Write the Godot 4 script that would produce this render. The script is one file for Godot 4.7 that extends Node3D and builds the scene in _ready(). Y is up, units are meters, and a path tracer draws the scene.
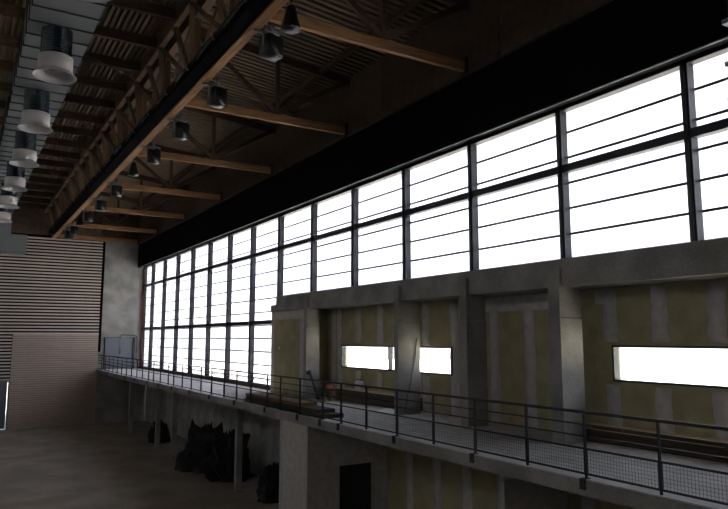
extends Node3D
# A sports hall under construction: glazed long wall above a gallery, timber roof trusses, air duct with nozzles.

const EYE_Y := 5.6            # camera height over the hall floor
const FAR_Z := -47.4
const BACK_Z := 4.0
const LEFT_X := -9.0
const BAY := 2.945

var M := {}
var box_cache := {}
var used := {}
var rng := RandomNumberGenerator.new()

# ------------------------------------------------------------------ helpers
func numbered(called: String) -> String:
	if not used.has(called):
		used[called] = 0
		return called
	used[called] += 1
	return "%s_%03d" % [called, used[called]]

func tag(o: Node, label: String, category := "", group := "", kind := "") -> void:
	if label != "": o.set_meta("label", label)
	if category != "": o.set_meta("category", category)
	if group != "": o.set_meta("group", group)
	if kind != "": o.set_meta("kind", kind)

func thing(called: String, label: String, category: String, at := Vector3.ZERO, group := "", kind := "") -> Node3D:
	var o := Node3D.new()
	o.name = numbered(called)
	add_child(o)
	o.position = at
	tag(o, label, category, group, kind)
	return o

func struct(called: String, label := "") -> Node3D:
	var o := Node3D.new()
	o.name = numbered(called)
	add_child(o)
	tag(o, label, "", "", "structure")
	return o

func mesh_node(called: String, mesh: Mesh, mat: Material, parent: Node = null) -> MeshInstance3D:
	var o := MeshInstance3D.new()
	o.mesh = mesh
	o.material_override = mat
	if parent == null:
		o.name = numbered(called)
		add_child(o)
	else:
		o.name = called
		parent.add_child(o, true)
	return o

func box_mesh(size: Vector3) -> BoxMesh:
	var k := "%.4f %.4f %.4f" % [size.x, size.y, size.z]
	if not box_cache.has(k):
		var b := BoxMesh.new()
		b.size = size
		box_cache[k] = b
	return box_cache[k]

# box between two corners given in world space (the parent must not be rotated)
func bx(called: String, parent: Node, x0: float, x1: float, y0: float, y1: float, z0: float, z1: float, mat: Material) -> MeshInstance3D:
	var o := mesh_node(called, box_mesh(Vector3(absf(x1 - x0), absf(y1 - y0), absf(z1 - z0))), mat, parent)
	var c := Vector3((x0 + x1) / 2, (y0 + y1) / 2, (z0 + z1) / 2)
	if parent != null and parent is Node3D and parent != self:
		c -= abs_pos(parent)
	o.position = c
	return o

func abs_pos(n: Node) -> Vector3:
	var p := Vector3.ZERO
	var k := n
	while k is Node3D and k != self:
		p += (k as Node3D).position
		k = k.get_parent()
	return p

# a straight bar from a to b, w wide (sideways) and h high
func bar(called: String, parent: Node, a: Vector3, b: Vector3, w: float, h: float, mat: Material, up := Vector3.UP) -> MeshInstance3D:
	var o := mesh_node(called, box_mesh(Vector3(w, h, (b - a).length())), mat, parent)
	var d := (b - a).normalized()
	var u := up
	if absf(d.dot(u)) > 0.99: u = Vector3.RIGHT
	o.basis = Basis.looking_at(d, u)
	o.position = (a + b) / 2 - (abs_pos(parent) if parent != null else Vector3.ZERO)
	return o

# "third" and so on, counted from the far slatted wall
func nth(n: int) -> String:
	var w := ["nearest", "second", "third", "fourth", "fifth", "sixth", "seventh", "eighth", "ninth", "tenth", "eleventh", "twelfth", "thirteenth", "fourteenth", "fifteenth", "sixteenth", "seventeenth", "eighteenth", "nineteenth", "twentieth"]
	if n < w.size(): return w[n]
	return "twenty-" + ["first", "second", "third", "fourth", "fifth", "sixth", "seventh", "eighth", "ninth"][(n - 20) % 9]

func st_new() -> SurfaceTool:
	var st := SurfaceTool.new()
	st.begin(Mesh.PRIMITIVE_TRIANGLES)
	return st

func quad(st: SurfaceTool, a: Vector3, b: Vector3, c: Vector3, d: Vector3) -> void:
	for v in [a, b, c, a, c, d]: st.add_vertex(v)

# oriented box into a surface tool
func st_box(st: SurfaceTool, c: Vector3, s: Vector3, bs := Basis.IDENTITY) -> void:
	var h := s / 2
	var p := []
	for i in 8:
		p.append(c + bs * Vector3(h.x if i & 1 else -h.x, h.y if i & 2 else -h.y, h.z if i & 4 else -h.z))
	for f in [[0, 2, 3, 1], [4, 5, 7, 6], [0, 4, 6, 2], [1, 3, 7, 5], [0, 1, 5, 4], [2, 6, 7, 3]]:
		quad(st, p[f[3]], p[f[2]], p[f[1]], p[f[0]])

func st_done(st: SurfaceTool) -> ArrayMesh:
	st.generate_normals()
	return st.commit()

# lathe around y; profile is a list of Vector2(radius, y)
func lathe(profile: Array, seg := 24, smooth := true) -> ArrayMesh:
	var st := st_new()
	st.set_smooth_group(0 if smooth else -1)
	for i in profile.size() - 1:
		var p0: Vector2 = profile[i]
		var p1: Vector2 = profile[i + 1]
		for k in seg:
			var a0 := TAU * k / seg
			var a1 := TAU * (k + 1) / seg
			var v00 := Vector3(p0.x * cos(a0), p0.y, p0.x * sin(a0))
			var v01 := Vector3(p0.x * cos(a1), p0.y, p0.x * sin(a1))
			var v10 := Vector3(p1.x * cos(a0), p1.y, p1.x * sin(a0))
			var v11 := Vector3(p1.x * cos(a1), p1.y, p1.x * sin(a1))
			if p0.x > 1e-5 and p1.x > 1e-5: quad(st, v00, v01, v11, v10)
			elif p0.x > 1e-5:
				for v in [v00, v01, v11]: st.add_vertex(v)
			else:
				for v in [v00, v11, v10]: st.add_vertex(v)
	return st_done(st)

# round tube along a list of points
func tube(pts: Array, r: float, seg := 8) -> ArrayMesh:
	var st := st_new()
	st.set_smooth_group(0)
	var rings := []
	for i in pts.size():
		var d: Vector3 = (pts[mini(i + 1, pts.size() - 1)] - pts[maxi(i - 1, 0)]).normalized()
		var u := Vector3.UP if absf(d.y) < 0.9 else Vector3.RIGHT
		var s := d.cross(u).normalized()
		var t := s.cross(d).normalized()
		var ring := []
		for k in seg:
			var a := TAU * k / seg
			ring.append(pts[i] + (s * cos(a) + t * sin(a)) * r)
		rings.append(ring)
	for i in pts.size() - 1:
		for k in seg:
			var n := (k + 1) % seg
			quad(st, rings[i][k], rings[i + 1][k], rings[i + 1][n], rings[i][n])
	for e in [0, pts.size() - 1]:
		for k in range(1, seg - 1):
			for v in ([rings[e][0], rings[e][k], rings[e][k + 1]] if e == 0 else [rings[e][0], rings[e][k + 1], rings[e][k]]): st.add_vertex(v)
	return st_done(st)

# ------------------------------------------------------------------ materials
func noise_image(size: int, freq: float, octaves: int, sd: int) -> Image:
	var n := FastNoiseLite.new()
	n.seed = sd
	n.noise_type = FastNoiseLite.TYPE_SIMPLEX_SMOOTH
	n.frequency = freq
	n.fractal_octaves = octaves
	return n.get_seamless_image(size, size)

# colour texture: base colour, drifting to a second colour with coarse noise, fine grain on top
func blotch(base: Color, other: Color, grain: float, freq: float, sd: int, size := 384) -> ImageTexture:
	var a := noise_image(size, freq, 4, sd)
	var b := noise_image(size, 0.18, 2, sd + 50)
	var im := Image.create(size, size, false, Image.FORMAT_RGB8)
	for y in size:
		for x in size:
			var t := clampf((a.get_pixel(x, y).r - 0.25) * 1.9, 0, 1)
			var g := 1.0 + (b.get_pixel(x, y).r - 0.5) * grain
			var c := base.lerp(other, t)
			im.set_pixel(x, y, Color(c.r * g, c.g * g, c.b * g))
	im.generate_mipmaps()
	return ImageTexture.create_from_image(im)

func mat(called: String, c: Color, rough := 0.8, metal := 0.0) -> StandardMaterial3D:
	var m := StandardMaterial3D.new()
	m.resource_name = called
	m.albedo_color = c
	m.roughness = rough
	m.metallic = metal
	M[called] = m
	return m

func tmat(called: String, tex: Texture2D, scale: Vector3, rough := 0.85) -> StandardMaterial3D:
	var m := mat(called, Color.WHITE, rough)
	m.albedo_texture = tex
	m.uv1_triplanar = true
	m.uv1_world_triplanar = true
	m.uv1_scale = scale
	return m

func make_materials() -> void:
	tmat("concrete", blotch(Color(0.57, 0.565, 0.55), Color(0.47, 0.465, 0.45), 0.16, 0.009, 3), Vector3.ONE * 0.2)
	tmat("hall_floor", blotch(Color(0.56, 0.525, 0.48), Color(0.47, 0.44, 0.40), 0.12, 0.010, 5), Vector3.ONE * 0.1, 0.7)
	tmat("gallery_floor", blotch(Color(0.72, 0.725, 0.725), Color(0.65, 0.65, 0.65), 0.12, 0.014, 6), Vector3.ONE * 0.25, 0.75)
	var wood := blotch(Color(0.60, 0.455, 0.30), Color(0.48, 0.35, 0.22), 0.22, 0.02, 7)
	tmat("wood_z", wood, Vector3(2.0, 2.0, 0.12))
	tmat("wood_x", wood, Vector3(0.12, 2.0, 2.0))
	tmat("wood_y", wood, Vector3(2.0, 0.12, 2.0))
	var slat := blotch(Color(0.50, 0.43, 0.34), Color(0.42, 0.355, 0.275), 0.25, 0.02, 8)
	tmat("slat_z", slat, Vector3(3.0, 3.0, 0.15))
	tmat("slat_x", slat, Vector3(0.15, 3.0, 3.0))
	tmat("web_brown", blotch(Color(0.41, 0.315, 0.22), Color(0.32, 0.24, 0.165), 0.2, 0.02, 21), Vector3(2.0, 0.15, 2.0))
	tmat("beam_brown", blotch(Color(0.34, 0.25, 0.18), Color(0.26, 0.19, 0.135), 0.2, 0.02, 9), Vector3(0.2, 2.0, 2.0))
	tmat("brown_board", blotch(Color(0.33, 0.27, 0.21), Color(0.27, 0.215, 0.165), 0.15, 0.015, 10), Vector3.ONE * 0.4)
	tmat("wall_slat", blotch(Color(0.74, 0.69, 0.65), Color(0.68, 0.63, 0.59), 0.12, 0.02, 11), Vector3(0.1, 2.0, 2.0))
	tmat("wall_board", blotch(Color(0.68, 0.61, 0.565), Color(0.62, 0.56, 0.515), 0.12, 0.02, 12), Vector3(0.1, 2.0, 2.0))
	mat("black_lining", Color(0.05, 0.045, 0.045), 0.9).metallic_specular = 0.1
	mat("black_fascia", Color(0.022, 0.026, 0.026), 0.9).metallic_specular = 0.2
	mat("frame_dark", Color(0.10, 0.115, 0.13), 0.45, 0.3)
	mat("rail_dark", Color(0.08, 0.085, 0.09), 0.6)
	mat("steel_grey", Color(0.45, 0.46, 0.47), 0.5, 0.4)
	mat("galvanised", Color(0.47, 0.49, 0.50), 0.55, 0.35)
	mat("spiral_steel", Color(0.22, 0.25, 0.28), 0.2, 0.9)
	mat("nozzle_grey", Color(0.67, 0.66, 0.66), 0.55)
	mat("black_pipe", Color(0.035, 0.038, 0.045), 0.1)
	mat("lamp_black", Color(0.045, 0.05, 0.055), 0.4)
	mat("lamp_glass", Color(0.10, 0.11, 0.12), 0.35)
	tmat("drywall", blotch(Color(0.62, 0.59, 0.46), Color(0.56, 0.53, 0.41), 0.08, 0.012, 13), Vector3.ONE * 0.3, 0.95)
	tmat("compound", blotch(Color(0.72, 0.70, 0.68), Color(0.66, 0.64, 0.625), 0.08, 0.02, 14), Vector3.ONE * 0.5, 0.95)
	tmat("pale_plaster", blotch(Color(0.86, 0.85, 0.82), Color(0.80, 0.79, 0.76), 0.06, 0.012, 22), Vector3.ONE * 0.3, 0.95)
	mat("door_grey", Color(0.36, 0.375, 0.41), 0.55)
	mat("door_dark", Color(0.16, 0.15, 0.15), 0.7)
	mat("white_plastic", Color(0.85, 0.86, 0.87), 0.4)
	mat("orange_plastic", Color(0.58, 0.25, 0.14), 0.5)
	mat("blue_plastic", Color(0.05, 0.13, 0.33), 0.45)
	mat("cap_dark", Color(0.08, 0.09, 0.10), 0.6)
	tmat("plank", blotch(Color(0.50, 0.38, 0.25), Color(0.37, 0.275, 0.18), 0.25, 0.02, 16), Vector3(2.0, 2.0, 0.15))
	tmat("plank_dark", blotch(Color(0.27, 0.215, 0.16), Color(0.20, 0.16, 0.12), 0.25, 0.02, 17), Vector3(2.0, 2.0, 0.15))
	mat("pale_batten", Color(0.78, 0.70, 0.55), 0.7)
	tmat("rust", blotch(Color(0.45, 0.27, 0.19), Color(0.36, 0.25, 0.20), 0.3, 0.03, 18), Vector3.ONE * 0.8)
	tmat("heap", blotch(Color(0.16, 0.165, 0.155), Color(0.09, 0.09, 0.085), 0.4, 0.04, 19), Vector3.ONE * 0.8, 0.95)
	tmat("gravel", blotch(Color(0.80, 0.79, 0.75), Color(0.72, 0.71, 0.67), 0.2, 0.03, 20), Vector3.ONE * 0.2, 0.95)
	var p := mat("polycarbonate", Color(0.85, 0.86, 0.92, 0.45), 0.2)
	p.transparency = BaseMaterial3D.TRANSPARENCY_ALPHA
	p.backlight_enabled = true
	p.backlight = Color(0.62, 0.63, 0.68)
	var g := mat("clear_pane", Color(0.92, 0.97, 0.95, 0.06), 0.1)
	g.transparency = BaseMaterial3D.TRANSPARENCY_ALPHA

# ------------------------------------------------------------------ scene
func _ready() -> void:
	rng.seed = 7
	# camera
	var cam := Camera3D.new()
	cam.name = "camera"
	cam.fov = 42.024
	cam.position = Vector3(0, EYE_Y, 0)
	cam.rotation = Vector3(deg_to_rad(7.2036), deg_to_rad(-31.326), 0)
	cam.near = 0.05
	cam.far = 600
	add_child(cam)
	cam.current = true
	# sky: bright overcast haze
	var sm := ProceduralSkyMaterial.new()
	sm.sky_top_color = Color(0.90, 0.93, 1.0)
	sm.sky_horizon_color = Color(0.97, 0.97, 1.0)
	sm.ground_horizon_color = Color(0.80, 0.80, 0.80)
	sm.ground_bottom_color = Color(0.72, 0.72, 0.70)
	sm.energy_multiplier = 1.0
	var sky := Sky.new()
	sky.sky_material = sm
	var env := Environment.new()
	env.background_mode = Environment.BG_SKY
	env.sky = sky
	env.background_energy_multiplier = 1.35
	env.tonemap_mode = Environment.TONE_MAPPER_LINEAR
	env.tonemap_exposure = 4.0
	env.sdfgi_enabled = true
	env.ssao_enabled = true
	env.ssil_enabled = true
	var we := WorldEnvironment.new()
	we.name = "world_environment"
	we.environment = env
	add_child(we)
	# veiled sun, along the long facade, so that it lights the gravel outside and never shines in
	var sun := DirectionalLight3D.new()
	sun.name = "sun"
	sun.light_energy = 7.0
	sun.light_color = Color(1.0, 0.97, 0.92)
	sun.light_angular_distance = 4.0
	sun.shadow_enabled = true
	add_child(sun)
	sun.look_at_from_position(Vector3.ZERO, Vector3(0.0, -0.8, -0.6))

	make_materials()
	build_shell()
	build_far_wall()
	build_glazing()
	build_gallery()
	build_gallery_wall()
	build_roof()
	build_duct()
	build_lamps()
	build_railing()
	build_under_gallery()
	build_gallery_clutter()

func build_shell() -> void:
	var f := bx("floor", null, LEFT_X - 0.3, 11.55, -0.3, 0.0, FAR_Z - 0.3, BACK_Z + 0.3, M.hall_floor)
	tag(f, "dusty dark grey concrete floor of the hall", "", "", "structure")
	var gnd := bx("ground", null, -60, 120, -0.75, -0.35, -160, 80, M.gravel)
	tag(gnd, "pale gravel ground outside the hall", "", "", "structure")
	# opposite long wall, glazed like the one in view
	var wl := struct("wall_left", "opposite plastered side wall below and above its glazing")
	bx("lower_wall", wl, LEFT_X - 0.3, LEFT_X, 0.0, 10.9, FAR_Z, BACK_Z, M.pale_plaster)
	bx("upper_wall", wl, LEFT_X - 0.3, LEFT_X, 11.6, 15.4, FAR_Z, BACK_Z, M.pale_plaster)
	for i in 10:
		var za := BACK_Z - 5.14 * i
		var o := struct("window_%d" % (31 + i), "clear glazed bay in the opposite long wall")
		bx("mullion", o, LEFT_X - 0.25, LEFT_X - 0.05, 10.9, 11.6, za - 5.2, za - 5.08, M.frame_dark)
		bx("pane", o, LEFT_X - 0.16, LEFT_X - 0.15, 10.9, 11.6, za - 5.08, za - 0.06, M.clear_pane)
	var wb := bx("wall_back", null, LEFT_X - 0.3, 11.55, 0.0, 15.4, BACK_Z, BACK_Z + 0.3, M.pale_plaster)
	tag(wb, "plain pale plastered end wall", "", "", "structure")
	# outer right wall: lower strip below the gallery, and strip above the glazing
	var wr := struct("wall_right", "outer concrete wall below the gallery and above the glazing")
	bx("lower_wall", wr, 11.3, 11.55, 0.0, 3.55, FAR_Z, BACK_Z, M.concrete)
	bx("upper_wall", wr, 11.2, 11.5, 10.5, 15.4, FAR_Z, BACK_Z, M.black_lining)
	# black boxed fascia over the glazing
	var fa := struct("trim_1", "black boxed fascia running above the tall glazing")
	bx("fascia_face", fa, 10.4, 10.5, 10.45, 12.07, FAR_Z, BACK_Z, M.black_fascia)
	bx("fascia_soffit", fa, 10.5, 11.2, 10.57, 10.62, FAR_Z, BACK_Z, M.black_fascia)
	bx("head_channel", fa, 10.375, 10.4, 10.45, 10.475, FAR_Z, BACK_Z, M.steel_grey)
	var tb := struct("trim_2", "thin brown timber ledge along the top of the black fascia")
	bx("ledge", tb, 10.28, 10.4, 12.07, 12.17, FAR_Z, BACK_Z, M.brown_board)
	var z := -5.0
	while z > FAR_Z:
		bx("ledge_clip", tb, 10.26, 10.28, 12.05, 12.19, z - 0.05, z + 0.05, M.rail_dark)
		z -= BAY * 2
	var wu := struct("wall_upper", "brown boarded upstand wall between fascia and roof deck")
	var zz := BACK_Z
	while zz > FAR_Z + 0.5:
		var z1 := maxf(zz - 2.5, FAR_Z)
		bx("board_panel", wu, 10.4, 10.5, 12.17, 14.05, zz, z1 + 0.012, M.brown_board)
		zz = z1
	bx("backing", wu, 10.5, 10.55, 12.07, 14.6, FAR_Z, BACK_Z, M.brown_board)

func build_far_wall() -> void:
	var w := struct("wall_far", "far end wall of slatted timber and bare formed concrete")
	var z0 := FAR_Z
	# solid wall behind, with an opening for the door at floor level
	bx("wall_mass", w, 2.95, 11.55, 0.0, 15.4, z0 - 0.35, z0 - 0.06, M.concrete)
	bx("wall_mass", w, LEFT_X - 0.3, 0.6, 0.0, 15.4, z0 - 0.35, z0 - 0.06, M.concrete)
	bx("wall_mass", w, 0.6, 2.95, 2.95, 15.4, z0 - 0.35, z0 - 0.06, M.concrete)
	# bare concrete, cast in panels
	for a in [[8.2, 10.55, 8.97, 12.3], [8.2, 10.55, 5.62, 8.95], [8.2, 10.55, 3.55, 5.6], [10.57, 11.2, 8.97, 12.3], [10.57, 11.2, 3.55, 8.95]]:
		bx("concrete_panel", w, a[0], a[1], a[2], a[3], z0 - 0.06, z0, M.concrete)
	bx("concrete_panel", w, 8.02, 11.2, 0.0, 3.55, z0 - 0.06, z0 - 0.01, M.concrete)
	# black lining behind the open slats
	bx("lining", w, LEFT_X, 8.05, 5.8, 12.3, z0 - 0.06, z0, M.black_lining)
	bx("lining", w, LEFT_X, 2.96, 2.95, 5.8, z0 - 0.06, z0, M.black_lining)
	var y := 5.86
	while y < 12.05:
		bx("slat", w, LEFT_X, 8.04, y, y + 0.1, z0, z0 + 0.07, M.wall_slat)
		y += 0.205
	y = 5.86 - 0.205
	while y > 2.98:
		bx("slat", w, LEFT_X, 2.94, y, y + 0.1, z0, z0 + 0.07, M.wall_slat)
		y -= 0.205
	bx("edge_strip", w, 8.05, 8.2, 4.70, 12.12, z0 - 0.05, z0 + 0.09, M.black_lining)
	bx("lining", w, LEFT_X, 11.2, 12.3, 15.4, z0 - 0.06, z0, M.brown_board)
	# closed boarding below
	y = 0.0
	while y < 5.75:
		bx("board", w, 2.97, 8.04, y + 0.011, y + 0.1323, z0 - 0.055, z0 + 0.06 + rng.randf() * 0.006, M.wall_board)
		y += 0.1433
	bx("boarding_backer", w, 2.96, 8.04, 0.0, 5.8, z0 - 0.06, z0 - 0.056, M.black_lining)
	# steel door at floor level, daylight showing at its edges
	var d := struct("door_1", "blue-grey steel door at floor level with daylight at its edge")
	bx("door_frame", d, 2.87, 2.95, 0.0, 2.95, z0 - 0.2, z0 + 0.02, M.steel_grey)
	bx("door_frame", d, 0.6, 0.68, 0.0, 2.95, z0 - 0.2, z0 + 0.02, M.steel_grey)
	bx("door_frame", d, 0.6, 2.95, 2.87, 2.95, z0 - 0.2, z0 + 0.02, M.steel_grey)
	bx("door_leaf", d, 1.75, 2.856, 0.03, 2.869, z0 - 0.1, z0 - 0.04, M.door_grey)
	bx("door_leaf", d, 0.681, 1.745, 0.03, 2.869, z0 - 0.1, z0 - 0.04, M.door_grey)
	# grey double door on the gallery
	var g := struct("door_2", "grey steel double door at the far end of the gallery")
	bx("door_frame", g, 8.42, 8.48, 3.55, 5.66, z0, z0 + 0.1, M.rail_dark)
	bx("door_frame", g, 10.28, 10.42, 3.55, 5.66, z0, z0 + 0.14, M.rail_dark)
	bx("door_frame", g, 8.48, 10.28, 5.62, 5.66, z0, z0 + 0.1, M.rail_dark)
	bx("door_leaf", g, 8.49, 9.375, 3.57, 5.61, z0, z0 + 0.07, M.door_grey)
	var lf := bx("door_leaf", g, 9.385, 10.27, 3.57, 5.61, z0, z0 + 0.07, M.door_grey)
	bx("door_handle", lf, 9.43, 9.47, 4.55, 4.95, z0 + 0.07, z0 + 0.12, M.cap_dark)
	# conduit over the door
	var c := mesh_node("conduit", tube([Vector3(9.42, 5.63, z0 + 0.12), Vector3(9.44, 5.75, z0 + 0.12), Vector3(9.54, 5.83, z0 + 0.12), Vector3(10.25, 5.81, z0 + 0.12), Vector3(10.48, 5.74, z0 + 0.1), Vector3(10.56, 5.55, z0 + 0.08), Vector3(10.56, 4.95, z0 + 0.08), Vector3(10.52, 4.6, z0 + 0.08), Vector3(10.54, 4.05, z0 + 0.08)], 0.028), M.rail_dark)
	tag(c, "dark cable conduit looping over the grey gallery door", "conduit")
	var r := thing("steel_channel", "rusty upright steel channel at the end of the glazing", "channel", Vector3(10.84, 3.55, z0))
	bx("web", r, 10.80, 10.88, 3.55, 10.3, z0 + 0.092, z0 + 0.11, M.rust)
	bx("flange", r, 10.79, 10.81, 3.55, 10.3, z0 + 0.092, z0 + 0.18, M.rust)
	bx("flange", r, 10.87, 10.89, 3.55, 10.3, z0 + 0.092, z0 + 0.18, M.rust)

func build_glazing() -> void:
	var head := 10.60
	var step := 0.557
	var n := 0
	for i in range(-4, 14):
		var z_near := -6.763 - BAY * i            # mullion on the camera side
		var z_far := z_near - BAY
		if z_near > BACK_Z: z_near = BACK_Z
		if i == 13: z_far = FAR_Z + 0.04
		if z_far > BACK_Z: continue
		n += 1
		var full := i >= 6
		var sill := 3.66 if full else 7.0
		var w := struct("window_%d" % n, ("tall" if full else "upper") + " bay of translucent glazing with dark mullions")
		bx("mullion", w, 10.84, 11.04, sill, head, z_far - 0.07, z_far + 0.07, M.frame_dark)
		bx("mullion_cap", w, 10.80, 10.84, sill, head, z_far - 0.03, z_far + 0.03, M.frame_dark)
		for t in ([9.21, 6.26] if full else [9.21]):
			bx("transom", w, 10.86, 11.04, t - 0.085, t + 0.085, z_far + 0.07, z_near - 0.07, M.frame_dark)
		bx("head_rail", w, 10.86, 11.04, 10.50, 10.60, z_far + 0.07, z_near - 0.07, M.frame_dark)
		bx("sill_rail", w, 10.86, 11.04, sill, sill + 0.06, z_far + 0.07, z_near - 0.07, M.frame_dark)
		var top := head
		while top > sill + 0.05:
			var bot := maxf(top - step, sill)
			bx("pane", w, 11.06, 11.072, bot + 0.025, top - 0.025, z_far + 0.02, z_near - 0.02, M.polycarbonate)
			if bot > sill + 0.01:
				bx("glazing_bar", w, 11.04, 11.08, bot - 0.025, bot + 0.025, z_far + 0.02, z_near - 0.02, M.frame_dark)
			top = bot
	# brown sill board and kerb along the foot of the tall bays
	var s := struct("trim_3", "brown timber sill board at the foot of the tall glazing")
	bx("sill_board", s, 10.72, 11.2, 3.55, 3.66, FAR_Z, -24.05, M.brown_board)

func build_gallery() -> void:
	var s := bx("floor_gallery", null, 8.0, 11.3, 3.32, 3.55, FAR_Z, BACK_Z, M.gallery_floor)
	tag(s, "pale grey concrete slab of the raised gallery", "", "", "structure")
	var e := bx("trim_4", null, 7.985, 8.0, 3.31, 3.535, FAR_Z, BACK_Z, M.concrete)
	tag(e, "darker grey front edge of the gallery slab", "", "", "structure")
	# concrete beam under the upper glazing, and its columns
	var b := thing("concrete_beam", "long grey concrete beam carrying the upper glazing over the gallery", "beam", Vector3(10.8, 6.63, -10))
	bx("beam_body", b, 10.35, 11.3, 6.63, 7.2, -23.5, BACK_Z, M.concrete)
	bx("end_block", b, 10.37, 11.3, 6.63, 6.87, -24.05, -23.5, M.concrete)
	for c in [[-9.31, -9.63, 10.88, "square concrete column beside the wide low window, with bright worn side"], [-12.18, -12.45, 10.86, "dim concrete column between the two low windows"], [-15.05, -15.26, 10.98, "dark concrete column standing in front of the low window, cable on its side"], [-20.66, -20.86, 10.76, "pale concrete column with a blue tool leaning on it"]]:
		var o := thing("concrete_column", c[3], "column", Vector3(10.5, 3.55, (c[0] + c[1]) / 2), "concrete columns on the gallery")
		bx("shaft", o, 10.25, c[2], 3.55, 6.0, c[0], c[1], M.concrete)
		bx("head", o, 10.26, c[2] - 0.01, 6.012, 7.02, c[0] - 0.01, c[1] + 0.01, M.concrete)

# one face of plasterboards in the plane x, facing the hall, with smeared joints
func boards(parent: Node, x: float, z_from: float, z_to: float, y0: float, y1: float, holes: Array, joints: Array) -> void:
	# joints: z of the board joints, in falling order, within (z_to, z_from)
	var cuts: Array = [z_from] + joints + [z_to]
	for i in cuts.size() - 1:
		var za: float = cuts[i]
		var zb: float = cuts[i + 1]
		var spans := [[za, zb, y0, y1]]
		for h in holes:      # [z_near, z_far, y0, y1]
			var out := []
			for s in spans:
				var n := minf(s[0], h[0])
				var f := maxf(s[1], h[1])
				if n <= f:
					out.append(s)
					continue
				if s[0] > n: out.append([s[0], n, s[2], s[3]])
				if s[1] < f: out.append([f, s[1], s[2], s[3]])
				if s[2] < h[2]: out.append([n, f, s[2], h[2]])
				if s[3] > h[3]: out.append([n, f, h[3], s[3]])
			spans = out
		for s in spans:
			bx("plasterboard", parent, x, x + 0.2, s[2], s[3], s[0] - 0.002, s[1] + 0.002, M.drywall)
	for z in joints:
		var spans := [[y0, y1]]
		for h in holes:
			if z < h[0] + 0.05 and z > h[1] - 0.05:
				spans = [[y0, h[2] - 0.06], [h[3] + 0.06, y1]]
		for s in spans: smear(parent, x, z, s[0], s[1], 0.17)

# a band of joint compound: thin, with an uneven outline
func smear(parent: Node, x: float, z: float, y0: float, y1: float, half: float) -> void:
	var st := st_new()
	var n := 8
	var l := []
	var r := []
	for i in n + 1:
		var y := lerpf(y0, y1, float(i) / n)
		l.append(Vector3(x - 0.003, y, z + half + rng.randf_range(-0.025, 0.025)))
		r.append(Vector3(x - 0.003, y, z - half + rng.randf_range(-0.025, 0.025)))
	var dx := Vector3(0.004, 0, 0)
	for i in n:
		quad(st, l[i], r[i], r[i + 1], l[i + 1])
		quad(st, l[i] + dx, l[i], l[i + 1], l[i + 1] + dx)
		quad(st, r[i], r[i] + dx, r[i + 1] + dx, r[i + 1])
	quad(st, l[0] + dx, r[0] + dx, r[0], l[0])
	quad(st, l[n], r[n], r[n] + dx, l[n] + dx)
	var o := mesh_node("joint_compound", st_done(st), M.compound, parent)
	o.position = -abs_pos(parent)

func smear_flat(parent: Node, x: float, z0: float, z1: float, y0: float, y1: float) -> void:
	bx("joint_compound", parent, x - 0.007, x + 0.001, y0, y1, z0, z1, M.compound)

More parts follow.
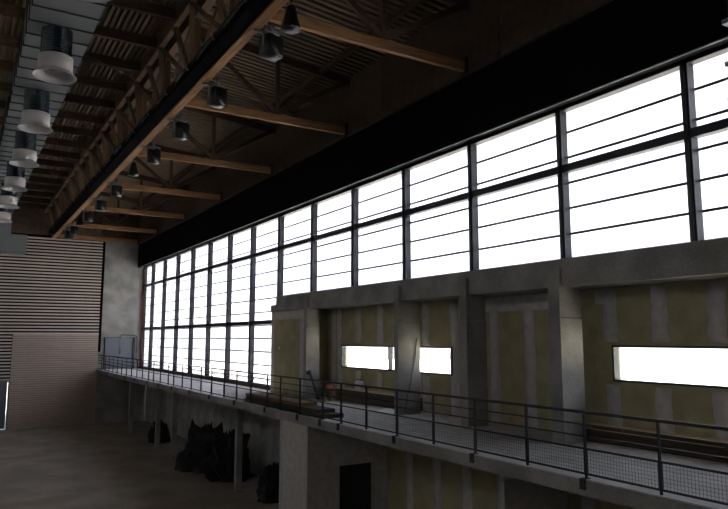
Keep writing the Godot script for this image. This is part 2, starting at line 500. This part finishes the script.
func build_gallery_wall() -> void:
	var w := struct("wall_gallery", "unpainted olive plasterboard wall with pale filled joints on the gallery")
	var x := 11.3
	var h1 := [-14.02, -20.05, 4.61, 5.37]
	var h2 := [-3.2, -8.93, 4.74, 5.46]
	var joints := []
	for z in [1.2, 0.0, -1.2, -2.4, -3.6, -4.7, -5.6, -6.72, -7.83, -8.95, -10.1, -11.2, -12.37, -13.95, -15.2, -16.4, -17.6, -18.95, -20.2]: joints.append(z)
	boards(w, x, BACK_Z, -21.1, 3.55, 6.63, [h1, h2], joints)
	bx("outer_skin", w, x + 0.2, x + 0.25, 3.55, 4.61, BACK_Z, -24.05, M.concrete)
	bx("outer_skin", w, x + 0.2, x + 0.25, 5.46, 7.2, BACK_Z, -24.05, M.concrete)
	bx("outer_skin", w, x + 0.2, x + 0.25, 4.61, 5.46, BACK_Z, -3.2, M.concrete)
	bx("outer_skin", w, x + 0.2, x + 0.25, 4.61, 5.46, -8.93, -14.02, M.concrete)
	bx("outer_skin", w, x + 0.2, x + 0.25, 4.61, 5.46, -20.05, -24.05, M.concrete)
	bx("outer_skin", w, x + 0.2, x + 0.25, 5.37, 5.46, -14.02, -20.05, M.concrete)
	bx("outer_skin", w, x + 0.2, x + 0.25, 4.61, 4.74, -3.2, -8.93, M.concrete)
	# filled frames of compound along board edges between the inner columns
	smear_flat(w, x, -9.8, -13.0, 6.25, 6.6)
	smear_flat(w, x, -12.75, -13.1, 3.6, 6.25)
	smear_flat(w, x, -8.95, -9.3, 6.3, 6.6)
	smear_flat(w, x, -20.45, -20.75, 3.6, 6.6)
	# cupboard-like projection with its own boards, flush with the column
	bx("plasterboard", w, 10.5, 11.3, 3.55, 6.63, -21.1, -21.2, M.drywall)
	bx("plasterboard", w, 10.42, 10.5, 3.55, 6.63, -20.9, -22.3, M.drywall)
	bx("plasterboard", w, 10.42, 10.5, 3.55, 6.63, -22.305, -24.05, M.drywall)
	bx("plasterboard", w, 10.5, 11.3, 3.55, 6.63, -23.95, -24.05, M.drywall)
	smear_flat(w, 10.42, -20.95, -21.5, 3.6, 6.6)
	smear_flat(w, 10.42, -23.75, -24.04, 3.6, 6.6)
	smear_flat(w, 10.42, -21.5, -23.75, 6.3, 6.6)
	var sw := bx("light_switch", null, 10.39, 10.417, 5.19, 5.29, -23.32, -23.17, M.white_plastic)
	tag(sw, "small white switch plate on the olive plasterboard", "switch")
	# low windows
	for a in [[h1, "window_20", "low strip window in the plasterboard, split by one thin bar", [-17.12]], [h2, "window_21", "long undivided low strip window in the plasterboard", []]]:
		var h: Array = a[0]
		var o := struct(a[1], a[2])
		var t := 0.04
		bx("frame_bar", o, x - 0.015, x + 0.15, h[2], h[2] + t, h[0], h[1], M.frame_dark)
		bx("frame_bar", o, x - 0.015, x + 0.15, h[3] - t, h[3], h[0], h[1], M.frame_dark)
		bx("frame_bar", o, x - 0.015, x + 0.15, h[2] + t, h[3] - t, h[0], h[0] - t, M.frame_dark)
		bx("frame_bar", o, x - 0.015, x + 0.15, h[2] + t, h[3] - t, h[1] + t, h[1], M.frame_dark)
		var zs: Array = [h[0] - t] + a[3] + [h[1] + t]
		for k in zs.size() - 1:
			var za: float = zs[k] - (0.02 if k > 0 else 0.0)
			var zb: float = zs[k + 1] + (0.02 if k < zs.size() - 2 else 0.0)
			bx("pane", o, x + 0.11, x + 0.118, h[2] + t, h[3] - t, za, zb, M.clear_pane)
		for z in a[3]:
			bx("frame_bar", o, x - 0.01, x + 0.15, h[2] + t, h[3] - t, z + 0.02, z - 0.02, M.frame_dark)

func deck_y(x: float) -> float:      # underside of the right roof deck, rising away from the glazing
	return 14.0 + (10.4 - x) * 0.1

func build_roof() -> void:
	var c := struct("ceiling", "dark timber roof deck with spaced slats")
	# solid roof over everything
	bar("roof_deck", c, Vector3(10.98, deck_y(10.98) + 0.6, (FAR_Z + BACK_Z) / 2), Vector3(4.7, deck_y(4.7) + 0.6, (FAR_Z + BACK_Z) / 2), BACK_Z - FAR_Z, 0.3, M.slat_x)
	bx("roof_deck", c, LEFT_X - 0.3, 4.85, 14.75, 15.05, FAR_Z, BACK_Z, M.slat_z)
	bx("roof_deck", c, LEFT_X - 0.3, 11.5, 15.4, 15.6, FAR_Z - 0.35, BACK_Z + 0.3, M.slat_x)
	# slats across, right of the main truss
	var z := -6.0
	var sl := Vector3(10.38, deck_y(10.38) + 0.09, 0)
	var sr := Vector3(5.0, deck_y(5.0) + 0.09, 0)
	while z > FAR_Z + 0.15:
		bar("slat", c, sl + Vector3(0, 0, z), sr + Vector3(0, 0, z), 0.12, 0.18, M.slat_x)
		z -= 0.25
	# slats lengthwise, left of it
	var x := 4.29
	while x > -6.0:
		bx("slat", c, x - 0.075, x, 14.08, 14.24, FAR_Z + 0.05, -4.0, M.slat_z)
		x -= 0.152
	# roof beams under the lengthwise slats
	for k in 20:
		var zb := -16.5 - 1.977 * (15 - k)
		var o := bx("roof_beam", null, LEFT_X, 4.298, 13.8, 14.08, zb - 0.06, zb + 0.06, M.beam_brown)
		tag(o, "dark brown roof beam under the lengthwise slats, %s to the slatted wall" % nth(k), "beam", "roof beams left of the main truss")
	# purlin on the right
	for k in range(6, -2, -1):
		var zn := -12.05 - 5.93 * (k - 1) - 0.07
		var zf := (-12.05 - 5.93 * k if k < 6 else -46.85) + 0.07
		if k == -1: zn = BACK_Z
		var pu := bx("purlin", null, 9.25, 9.37, 13.93, 14.08, zf, zn, M.beam_brown)
		tag(pu, "timber purlin between cross trusses under the slats, %s to the slatted wall" % nth(6 - k), "purlin", "purlins near the upstand wall")
	# main truss
	var t := thing("main_truss", "long timber lattice truss running the length of the hall", "truss", Vector3(4.93, 12.1, -20))
	bx("bottom_chord", t, 4.84, 5.06, 12.1, 12.42, FAR_Z + 0.11, BACK_Z - 0.05, M.wood_z)
	bx("top_chord", t, 4.84, 5.06, 14.1, 14.44, FAR_Z + 0.11, BACK_Z - 0.05, M.web_brown)
	var zp := -16.75 + 2.96 * 3
	while zp > FAR_Z:
		bx("post", t, 4.84, 5.03, 12.42, 14.1, zp - 0.08, zp + 0.08, M.web_brown)
		if zp - 2.96 > FAR_Z:
			bar("diagonal", t, Vector3(4.94, 12.45, zp - 2.96 + 0.15), Vector3(4.94, 14.1, zp - 0.2), 0.16, 0.18, M.web_brown)
		bx("gusset", t, 4.835, 4.84, 13.85, 14.2, zp - 0.2, zp + 0.2, M.web_brown)
		zp -= 2.96
	# its twin on the duct side
	var t2 := thing("lattice_truss", "dark timber lattice truss carrying the roof beam ends beside the black pipe", "truss", Vector3(4.37, 12.55, -20))
	bx("top_chord", t2, 4.30, 4.44, 13.72, 14.06, FAR_Z + 0.11, BACK_Z - 0.05, M.web_brown)
	var zq := -16.75 + 2.96 * 3
	while zq > FAR_Z + 3.2:
		bar("post", t2, Vector3(4.78, 12.58, zq), Vector3(4.37, 13.74, zq), 0.16, 0.1, M.web_brown)
		bar("diagonal", t2, Vector3(4.78, 12.58, zq - 2.7), Vector3(4.37, 13.74, zq - 1.48), 0.13, 0.09, M.web_brown)
		bar("diagonal", t2, Vector3(4.78, 12.58, zq - 0.25), Vector3(4.37, 13.74, zq - 1.48), 0.13, 0.09, M.web_brown)
		zq -= 2.96
	# cross trusses
	for k in range(6, -2, -1):
		var zc := -12.05 - 5.93 * k
		if k == 6: zc = -46.85
		var o := thing("cross_truss", "timber cross truss from main truss to fascia ledge, %s to the slatted wall" % nth(6 - k), "truss", Vector3(7.7, 12.1, zc), "cross trusses in front of the glazing")
		bx("bottom_chord", o, 5.065, 10.27, 12.1, 12.34, zc - 0.06, zc + 0.06, M.wood_x)
		bar("top_chord", o, Vector3(10.38, deck_y(10.38) - 0.13, zc), Vector3(5.08, deck_y(5.08) - 0.13, zc), 0.12, 0.24, M.beam_brown)
		for xp in [7.85]:
			bx("post", o, xp - 0.06, xp + 0.06, 12.38, deck_y(xp) - 0.25, zc - 0.05, zc + 0.05, M.beam_brown)
		bar("diagonal", o, Vector3(7.8, 12.4, zc), Vector3(5.3, deck_y(5.3) - 0.2, zc), 0.09, 0.14, M.beam_brown)
		bar("diagonal", o, Vector3(7.9, 12.4, zc), Vector3(10.2, deck_y(10.2) - 0.2, zc), 0.09, 0.14, M.beam_brown)
		bx("end_shoe", o, 10.18, 10.275, 12.05, 12.45, zc - 0.09, zc + 0.09, M.rail_dark)
	# wind braces
	for k in range(5, -2, -1):
		var zc := -12.05 - 5.93 * k
		var b1 := bar("wind_brace", null, Vector3(7.85, 12.5, zc - 0.1), Vector3(9.3, 13.87, zc - 2.0), 0.06, 0.08, M.beam_brown)
		tag(b1, "thin inclined timber brace up to the purlin, %s to the slatted wall" % nth(5 - k), "brace", "wind braces in the right roof bays")
		var b2 := bar("roof_rod", null, Vector3(4.25, 13.76, zc - 3.0), Vector3(1.2, 13.76, zc - 0.9), 0.03, 0.03, M.brown_board)
		tag(b2, "thin dark bracing rod under the roof beams, %s pair from the slatted wall, upper rod" % nth(5 - k), "rod", "bracing rods left of the main truss")
		var b3 := bar("roof_rod", null, Vector3(4.25, 13.7, zc - 3.0), Vector3(1.2, 13.7, zc - 5.1), 0.03, 0.03, M.brown_board)
		tag(b3, "thin dark bracing rod under the roof beams, %s pair from the slatted wall, lower rod" % nth(5 - k), "rod", "bracing rods left of the main truss")

func build_duct() -> void:
	var d := thing("air_duct", "wide galvanised rectangular air duct hung under the roof beams", "duct", Vector3(1.65, 13.0, -20))
	var z := -3.0
	while z > -44.5:
		bx("duct_section", d, 0.95, 2.35, 13.0, 13.65, z, z - 0.77, M.galvanised)
		bx("flange", d, 0.92, 2.38, 12.97, 13.68, z - 0.77, z - 0.8, M.rail_dark)
		z -= 0.8
	# spiral necks with caps and flared rims
	var neck: Array = []
	for k in 11:
		var yy := -k * 0.062
		neck.append(Vector2(0.335, yy))
		neck.append(Vector2(0.35, yy - 0.012))
		neck.append(Vector2(0.335, yy - 0.024))
	var neck_mesh := lathe(neck, 28)
	var cap_mesh := lathe([Vector2(0.34, -0.66), Vector2(0.385, -0.67), Vector2(0.39, -0.69), Vector2(0.39, -1.06), Vector2(0.378, -1.06), Vector2(0.378, -0.7), Vector2(0.0, -0.69)], 32)
	var rim_mesh := lathe([Vector2(0.391, -1.03), Vector2(0.405, -1.06), Vector2(0.455, -1.11), Vector2(0.49, -1.135), Vector2(0.485, -1.15), Vector2(0.47, -1.145), Vector2(0.40, -1.09), Vector2(0.38, -1.06)], 36)
	var cone_mesh := lathe([Vector2(0.0, -1.03), Vector2(0.08, -1.02), Vector2(0.15, -0.98), Vector2(0.19, -0.92), Vector2(0.17, -0.88), Vector2(0.0, -0.87)], 24)
	var noz := [-40.1, -35.4, -31.0, -26.25, -21.55, -16.85, -12.15, -7.5]
	for kn in noz.size():
		var zn: float = noz[kn]
		var o := thing("air_nozzle", "grey round air nozzle with flared rim, %s under the duct from the slatted wall" % nth(kn), "nozzle", Vector3(1.64 if zn < -25.0 else 1.58, 12.965, zn), "air nozzles under the duct")
		mesh_node("neck", neck_mesh, M.spiral_steel, o)
		var cp := mesh_node("cap", cap_mesh, M.nozzle_grey, o)
		mesh_node("rim", rim_mesh, M.nozzle_grey, cp)
		mesh_node("inner_cone", cone_mesh, M.galvanised, cp)
		for k in 3:
			var a := TAU * k / 3.0
			bar("spoke", o, abs_pos(o) + Vector3(cos(a) * 0.17, -0.93, sin(a) * 0.17), abs_pos(o) + Vector3(cos(a) * 0.376, -0.93, sin(a) * 0.376), 0.02, 0.05, M.nozzle_grey)
	# plenum at the far end
	var p := thing("plenum_box", "galvanised plenum box closing the duct in front of the slatted wall", "plenum", Vector3(1.9, 10.75, -45.2))
	bx("casing", p, 0.4, 3.25, 10.75, 11.85, -46.2, -44.9, M.galvanised)
	bx("collar", p, 0.95, 2.35, 11.85, 13.0, -45.9, -44.95, M.galvanised)
	for xs in [0.42, 1.85, 3.2]: bx("seam", p, xs, xs + 0.04, 10.75, 11.85, -44.9, -44.87, M.steel_grey)
	bx("seam", p, 0.4, 3.25, 10.75, 10.8, -44.9, -44.87, M.steel_grey)
	# hangers
	for k in 10:
		var zz := -6.0 - 3.954 * (9 - k)
		for side in 2:
			var xs: float = [0.925, 2.375][side]
			var h := bx("duct_hanger", null, xs - 0.01, xs + 0.01, 13.0, 14.08, zz - 0.02, zz + 0.02, M.steel_grey)
			tag(h, "thin steel strap holding the duct, %s from the slatted wall, %s side" % [nth(k), ["open hall", "main truss"][side]], "hanger", "duct hangers")

func build_lamps() -> void:
	# black pipe along the left of the bottom chord, in collared lengths
	var p := thing("black_pipe", "glossy black pipe in collared lengths clamped along the main truss", "pipe", Vector3(4.58, 12.3, -20))
	var seg := tube([Vector3(0, 0, 0.0), Vector3(0, 0, -1.9)], 0.1, 20)
	var col := tube([Vector3(0, 0, 0.0), Vector3(0, 0, -0.09)], 0.112, 20)
	var z := 2.0
	while z > FAR_Z + 2.0:
		var s := mesh_node("pipe_length", seg, M.black_pipe, p)
		s.position = Vector3(4.56, 12.36, z) - abs_pos(p)
		var c := mesh_node("collar", col, M.lamp_black, p)
		c.position = Vector3(4.56, 12.36, z - 1.9) - abs_pos(p)
		bx("tray_length", p, 4.5, 4.82, 12.13, 12.25, z, z - 1.97, M.black_lining)
		bx("clamp", p, 4.5, 4.832, 12.47, 12.50, z - 1.0, z - 0.95, M.rail_dark)
		z -= 1.99
	# floodlights
	var first: Node3D = null
	var nf := -1
	for a in [[-43.0, 5.25, 0.3, 1.0], [-41.0, 5.2, 0.15, 1.0], [-36.1, 5.25, 0.2, 1.0], [-32.6, 5.22, 0.3, 1.0], [-29.0, 5.2, 0.2, 1.0], [-22.7, 5.2, 0.1, 1.0], [-19.4, 5.2, 0.25, 1.0], [-16.1, 5.17, 0.2, 1.0], [-12.6, 5.15, 0.3, 1.15], [-8.6, 5.17, 0.2, 1.0]]:
		nf += 1
		var o: Node3D
		if first == null:
			o = thing("floodlight", "black yoke-mounted floodlight clamped to the main truss, switched off", "floodlight", Vector3.ZERO, "floodlights along the main truss")
			var st := st_new()
			st_box(st, Vector3(0, -0.30, 0), Vector3(0.30, 0.34, 0.24))
			for k in 5: st_box(st, Vector3(-0.10 + 0.05 * k, -0.30, -0.15), Vector3(0.012, 0.28, 0.07))
			var hs := mesh_node("housing", st_done(st), M.lamp_black, o)
			var st2 := st_new()
			st_box(st2, Vector3(0, -0.30, 0.135), Vector3(0.26, 0.30, 0.03))
			mesh_node("front_glass", st_done(st2), M.lamp_glass, hs)
			var st3 := st_new()
			st_box(st3, Vector3(-0.18, -0.18, 0), Vector3(0.012, 0.30, 0.05))
			st_box(st3, Vector3(0.18, -0.18, 0), Vector3(0.012, 0.30, 0.05))
			st_box(st3, Vector3(0, -0.03, 0), Vector3(0.372, 0.012, 0.05))
			mesh_node("yoke", st_done(st3), M.steel_grey, o)
			var st4 := st_new()
			st_box(st4, Vector3(0, 0.04, 0), Vector3(0.08, 0.14, 0.08))
			st_box(st4, Vector3(-0.14, -0.0727, 0), Vector3(0.34, 0.03, 0.06))
			mesh_node("clamp", st_done(st4), M.galvanised, o)
			first = o
		else:
			o = first.duplicate()
			o.name = numbered("floodlight")
			add_child(o)
		o.set_meta("label", "black yoke-mounted floodlight on the main truss, %s to the slatted wall, switched off" % nth(nf))
		o.position = Vector3(5.34, 12.1745, a[0])
		o.get_node("housing").rotation.y = a[2] * 1.2
		o.get_node("yoke").rotation.y = a[2] * 1.2
		o.scale = Vector3.ONE * 1.3
	# bell-shaped pendant lamps
	var bell := lathe([Vector2(0.0, -0.08), Vector2(0.09, -0.09), Vector2(0.12, -0.14), Vector2(0.14, -0.24), Vector2(0.25, -0.68), Vector2(0.26, -0.72), Vector2(0.245, -0.72), Vector2(0.12, -0.26), Vector2(0.0, -0.24)], 28)
	var lens := lathe([Vector2(0.0, -0.70), Vector2(0.245, -0.695), Vector2(0.25, -0.715), Vector2(0.0, -0.74)], 28)
	var kb := -1
	for zz in [-38.8, -25.7, -11.6]:
		kb += 1
		var o := thing("pendant_lamp", "black bell-shaped industrial lamp beside the main truss, %s to the slatted wall, switched off" % nth(kb), "lamp", Vector3(5.33, 12.42, zz), "bell lamps along the main truss")
		o.scale = Vector3.ONE
		var sd := mesh_node("shade", bell, M.lamp_black, o)
		sd.scale = Vector3.ONE * 0.8
		sd.position.y = -0.08
		mesh_node("lens", lens, M.lamp_black, sd)
		bx("bracket", o, 5.06, 5.36, 12.38, 12.42, zz - 0.02, zz + 0.02, M.rail_dark)
		bx("hook", o, 5.32, 5.34, 12.24, 12.42, zz - 0.01, zz + 0.01, M.rail_dark)

func build_railing() -> void:
	var r := thing("guard_railing", "dark steel guard railing with wire mesh along the gallery edge", "railing", Vector3(8.06, 3.55, -20))
	var zs := [-2.0, -3.25, -4.48, -5.7, -6.93, -8.12, -9.4, -10.63, -11.9, -13.14, -14.31, -15.27, -16.59, -17.88, -18.83, -20.15, -21.41, -22.63, -23.98, -25.22, -26.45, -27.7, -28.99, -29.85, -31.2, -32.45, -33.4]
	var z := -34.65
	while z > -46.9:
		zs.append(z)
		z -= 1.24
	var x := 8.06
	for y in [4.505, 4.325, 4.155, 3.975, 3.615]:
		var big: float = 0.042 if y > 4.5 else (0.022 if y > 4.1 else 0.028)
		bx("top_rail" if y > 4.5 else "rail", r, x - big / 2, x + big / 2, y - big / 2, y + big / 2, -2.0, FAR_Z + 0.05, M.rail_dark)
	var st := st_new()
	for k in 24: st_box(st, Vector3(0, 0, -0.575 + 0.05 * k), Vector3(0.003, 0.34, 0.003))
	for k in 6: st_box(st, Vector3(0.004, -0.125 + 0.05 * k, 0), Vector3(0.003, 0.003, 1.19))
	var panel := st_done(st)
	for i in zs.size():
		var zp: float = zs[i]
		var po := bx("post", r, x - 0.02, x + 0.02, 3.55, 4.50, zp - 0.012, zp + 0.012, M.rail_dark)
		bx("stiffener", po, x - 0.025, x + 0.025, 3.6, 3.98, zp - 0.018, zp + 0.018, M.rail_dark)
		if i % 2 == 0 or i == 11 or i == 10:
			bx("foot_bracket", po, 7.955, 7.985, 3.40, 3.56, zp - 0.045, zp + 0.045, M.cap_dark)
			bx("foot_plate", po, 7.955, 8.1, 3.55, 3.56, zp - 0.045, zp + 0.045, M.cap_dark)
		if i > 0 and zp > -23.0:
			var zq: float = zs[i - 1]
			var m := mesh_node("mesh_panel", panel, M.rail_dark, r)
			m.position = Vector3(x, 3.795, (zp + zq) / 2) - abs_pos(r)
			m.scale = Vector3(1, 1, (absf(zp - zq) - 0.04) / 1.19)

func build_under_gallery() -> void:
	# slender columns standing on the hall floor
	var kc := -1
	for zc in [-41.9, -35.6, -32.6, -24.0]:
		kc += 1
		var o := thing("steel_column", "slender grey column under the gallery, %s to the slatted wall" % nth(kc), "column", Vector3(9.15, 0, zc), "columns under the gallery")
		bx("shaft", o, 9.05, 9.28, 0.02, 3.20, zc - 0.1, zc + 0.1, M.concrete)
		bx("base_plate", o, 8.98, 9.35, 0.0, 0.02, zc - 0.17, zc + 0.17, M.steel_grey)
		bx("head_plate", o, 8.98, 9.35, 3.20, 3.32, zc - 0.17, zc + 0.17, M.concrete)
	# boarded wall at the back, near bays
	var w := struct("wall_lower", "boarded wall with pale filled joints below the gallery")
	var joints := []
	var z := 2.8
	while z > -16.0:
		joints.append(z)
		z -= 1.2
	boards(w, 10.7, BACK_Z, -16.3, 0.6, 3.32, [], joints)
	bx("plinth", w, 10.9, 11.3, 0.0, 0.6, BACK_Z, -16.3, M.concrete)
	var w2 := struct("wall_lower", "grey concrete panel wall deep below the gallery")
	z = -18.1
	while z > -36.0:
		bx("concrete_panel", w2, 11.1, 11.3, 0.0, 3.32, z, z - 1.19, M.concrete)
		bx("joint_strip", w2, 11.11, 11.3, 0.0, 3.32, z - 1.19, z - 1.2, M.compound)
		z -= 1.2
	# small room with a doorway facing along the gallery
	var rm := struct("wall_room", "grey plastered room block below the gallery with a dark doorway")
	var zt := -16.3
	bx("partition", rm, 8.3, 9.18, 0.0, 3.32, zt, zt - 0.12, M.compound)
	bx("partition", rm, 10.1, 11.1, 0.0, 3.32, zt, zt - 0.12, M.compound)
	bx("partition", rm, 9.18, 10.1, 2.1, 3.32, zt, zt - 0.12, M.compound)
	bx("partition", rm, 8.18, 8.3, 0.0, 3.32, zt, -18.1, M.compound)
	bx("partition", rm, 8.3, 11.1, 0.0, 3.32, -17.98, -18.1, M.compound)
	bx("corner_bead", rm, 8.15, 8.34, 0.0, 3.32, zt + 0.012, zt + 0.001, M.compound)
	bx("corner_bead", rm, 8.165, 8.179, 0.0, 3.32, -17.95, -18.1, M.compound)
	var d := struct("door_3", "dark doorway in the grey room block below the gallery")
	bx("door_frame", d, 9.14, 9.2, 0.0, 2.14, zt + 0.02, zt - 0.14, M.door_dark)
	bx("door_frame", d, 10.08, 10.14, 0.0, 2.14, zt + 0.02, zt - 0.14, M.door_dark)
	bx("door_frame", d, 9.2, 10.08, 2.08, 2.14, zt + 0.02, zt - 0.14, M.door_dark)
	bx("door_leaf", d, 9.21, 10.07, 0.01, 2.07, zt - 0.06, zt - 0.1, M.door_dark)
	# pier with lintel nearer
	var pr := struct("wall_pier", "grey plastered pier and beam below the gallery slab")
	bx("partition", pr, 9.0, 10.7, 2.0, 2.9, -9.7, -9.82, M.compound)
	bx("partition", pr, 9.0, 9.35, 0.0, 2.0, -9.7, -9.82, M.compound)
	bx("partition", pr, 10.2, 10.7, 0.0, 2.0, -9.7, -9.82, M.compound)
	# heaps
	for h in [[9.5, -28.9, 1.0, 1.75, 3, "tall dark heap of site debris between two columns under the gallery"], [9.75, -26.5, 0.85, 1.7, 4, "dark pointed heap of site debris under the gallery beside the tall heap"], [9.8, -22.2, 0.5, 1.1, 5, "small dark debris heap under the gallery beside the plastered room"], [9.75, -37.5, 0.55, 1.0, 6, "small dark debris heap under the gallery, closest to the slatted wall"]]:
		heap(h[0], h[1], h[2], h[3], h[4], h[5])

func heap(x: float, z: float, r: float, hgt: float, sd: int, label: String) -> void:
	var n := FastNoiseLite.new()
	n.seed = sd
	n.frequency = 0.9
	n.fractal_octaves = 4
	var st := st_new()
	st.set_smooth_group(-1)
	var rows := 14
	var cols := 30
	var p := []
	for i in rows + 1:
		var a := float(i) / rows * PI / 2
		var row := []
		for k in cols:
			var b := TAU * k / cols
			var d := Vector3(cos(a) * cos(b), sin(a), cos(a) * sin(b))
			var s := 1.0 + 0.55 * n.get_noise_3d(d.x * 2.2, d.y * 2.2, d.z * 2.2) + 0.25 * n.get_noise_3d(d.x * 7, d.y * 7, d.z * 7)
			row.append(Vector3(d.x * r * s, d.y * hgt * s, d.z * r * s))
		p.append(row)
	for i in rows:
		for k in cols:
			var m := (k + 1) % cols
			quad(st, p[i][k], p[i][m], p[i + 1][m], p[i + 1][k])
	var o := mesh_node("debris_heap", st_done(st), M.heap)
	o.position = Vector3(x, 0, z)
	tag(o, label, "heap", "debris heaps under the gallery")

func jug_mesh() -> ArrayMesh:
	return lathe([Vector2(0, 0), Vector2(0.085, 0.0), Vector2(0.095, 0.015), Vector2(0.095, 0.2), Vector2(0.08, 0.245), Vector2(0.035, 0.27), Vector2(0.03, 0.30), Vector2(0, 0.30)], 18)

func build_gallery_clutter() -> void:
	# bench casing under the left low window
	var b := thing("bench_casing", "brown boarded bench with pale top under the divided low window", "bench", Vector3(11.1, 3.55, -18))
	bx("front_board", b, 11.0, 11.03, 3.56, 3.93, -15.4, -19.9, M.plank_dark)
	bx("groove_batten", b, 10.985, 11.0, 3.75, 3.765, -15.4, -19.9, M.black_lining)
	bx("top_board", b, 10.97, 11.29, 3.93, 3.97, -15.4, -19.9, M.pale_batten)
	bx("end_board", b, 11.03, 11.29, 3.56, 3.93, -19.87, -19.9, M.plank_dark)
	bx("end_board", b, 11.03, 11.29, 3.56, 3.93, -15.4, -15.43, M.plank_dark)
	# jugs, tray, helmet on the bench
	var jm := jug_mesh()
	var k := 0
	for zj in [-18.45, -18.68]:
		var o := thing("plastic_jug", ["white plastic jug on the bench, the one farther from the flat tray", "white plastic jug on the bench, the one next to the flat tray"][k], "jug", Vector3(11.13, 3.97, zj), "white jugs on the bench")
		var bd := mesh_node("body", jm, M.white_plastic, o)
		var cp := mesh_node("cap", lathe([Vector2(0.036, 0.29), Vector2(0.036, 0.325), Vector2(0, 0.327)], 14), M.cap_dark, bd)
		cp.position = Vector3.ZERO
		var hd := mesh_node("handle", tube([Vector3(-0.09, 0.1, 0), Vector3(-0.13, 0.14, 0), Vector3(-0.13, 0.2, 0), Vector3(-0.06, 0.25, 0)], 0.012), M.white_plastic, bd)
		hd.rotation.y = 0.6 * k
		k += 1
	var tr := thing("white_tray", "flat white tray lying on the bench beside the jugs", "tray", Vector3(11.05, 3.97, -19.5))
	bx("tray_base", tr, 11.0, 11.26, 4.06, 4.09, -19.2, -19.75, M.white_plastic)
	bx("tray_stack", tr, 11.03, 11.24, 3.97, 4.06, -19.3, -19.7, M.compound)
	var he := thing("safety_helmet", "orange safety helmet at the end of the bench", "helmet", Vector3(10.72, 3.92, -19.8))
	mesh_node("shell", lathe([Vector2(0.0, 0.17), Vector2(0.07, 0.16), Vector2(0.12, 0.12), Vector2(0.145, 0.06), Vector2(0.15, 0.0), Vector2(0.14, 0.0), Vector2(0.0, 0.14)], 20), M.orange_plastic, he)
	mesh_node("brim", lathe([Vector2(0.145, 0.012), Vector2(0.19, 0.0), Vector2(0.19, -0.01), Vector2(0.14, 0.0)], 20), M.orange_plastic, he)
	var cr := thing("timber_trestle", "low timber trestle carrying the orange helmet", "trestle", Vector3(10.72, 3.55, -19.8))
	bx("top", cr, 10.55, 10.88, 3.87, 3.91, -19.5, -20.2, M.plank)
	for sx in [10.58, 10.82]:
		for sz in [-19.55, -20.12]: bx("leg", cr, sx, sx + 0.04, 3.55, 3.87, sz, sz - 0.04, M.plank)
	# blue tool leaning on the pale column
	var t := thing("blue_tool", "long dark blue bar with a hooked head leaning against the pale column", "tool", Vector3(10.3, 3.55, -20.4))
	bar("shaft", t, Vector3(10.55, 3.58, -20.35), Vector3(10.38, 4.46, -20.62), 0.075, 0.045, M.blue_plastic)
	bar("head", t, Vector3(10.40, 4.46, -20.62), Vector3(10.27, 4.42, -20.61), 0.05, 0.13, M.cap_dark)
	bx("foot", t, 10.5, 10.62, 3.55, 3.60, -20.3, -20.40, M.cap_dark)
	# cable on the dark column
	var cb := mesh_node("cable", tube([Vector3(10.85, 5.6, -15.03), Vector3(10.8, 5.1, -15.03), Vector3(10.7, 4.7, -15.03), Vector3(10.62, 4.3, -15.03), Vector3(10.5, 3.98, -15.03), Vector3(10.45, 3.62, -15.03), Vector3(10.55, 3.565, -14.9)], 0.011), M.rail_dark)
	tag(cb, "black cable drooping down beside the concrete column", "cable")
	# dust sheet at the foot of that column
	var sh := mesh_node("dust_sheet", lathe([Vector2(0.0, 0.09), Vector2(0.12, 0.085), Vector2(0.2, 0.05), Vector2(0.3, 0.02), Vector2(0.36, 0.0)], 11, false), M.white_plastic)
	sh.position = Vector3(10.45, 3.55, -15.85)
	sh.scale = Vector3(0.7, 1, 1.3)
	tag(sh, "crumpled white dust sheet at the foot of the dark column", "dust sheet")
	# timber stack against the wall under the long window
	var y := 3.55
	var i := 0
	for a in [[11.0, -2.5, -9.5, 0.07, "plank_dark"], [11.01, -3.2, -9.4, 0.014, "pale_batten"], [11.02, -3.0, -9.5, 0.15, "plank_dark"], [11.02, -6.6, -9.45, 0.014, "pale_batten"], [11.03, -3.0, -9.3, 0.07, "plank_dark"], [11.04, -2.8, -9.5, 0.014, "pale_batten"]]:
		var o := bx("timber_plank", null, a[0], 11.28, y, y + a[3], a[1], a[2], M[a[4]])
		tag(o, ["dark timber at the bottom of the stack under the long window", "pale batten lying directly on the bottom timber of the stack", "thick dark plank in the middle of the stack under the long window", "short pale batten in the stack under the long window", "thin dark board near the top of the stack under the long window", "pale batten on top of the stack under the long window"][i], "plank", "timber stacked under the long window")
		y += a[3]
		i += 1
	# planks along the gallery edge
	y = 3.55
	i = 0
	for a in [[8.14, 8.75, -15.4, -20.9, 0.10], [8.16, 8.72, -15.8, -20.8, 0.09], [8.16, 8.7, -16.8, -20.85, 0.09]]:
		var o := bx("timber_plank", null, a[0], a[1], y, y + a[4], a[2], a[3], M.plank_dark if i < 2 else M.plank)
		tag(o, ["lowest wide dark plank stacked inside the railing", "middle wide dark plank stacked inside the railing", "top shorter brown plank stacked inside the railing"][i], "plank", "planks stacked inside the railing")
		y += a[4]
		i += 1
	# rod with fittings hanging close by on the right
	var h := thing("hanging_rod", "dark hanging rod with small fittings in front of the last glazing bay", "rod", Vector3(8.0, 14.2, -4.32))
	bx("rod", h, 7.975, 8.025, 8.4, 14.25, -4.345, -4.295, M.rail_dark)
	for yy in [9.5, 8.95, 8.5]:
		bx("fitting", h, 7.93, 8.07, yy, yy + 0.06, -4.40, -4.24, M.steel_grey)
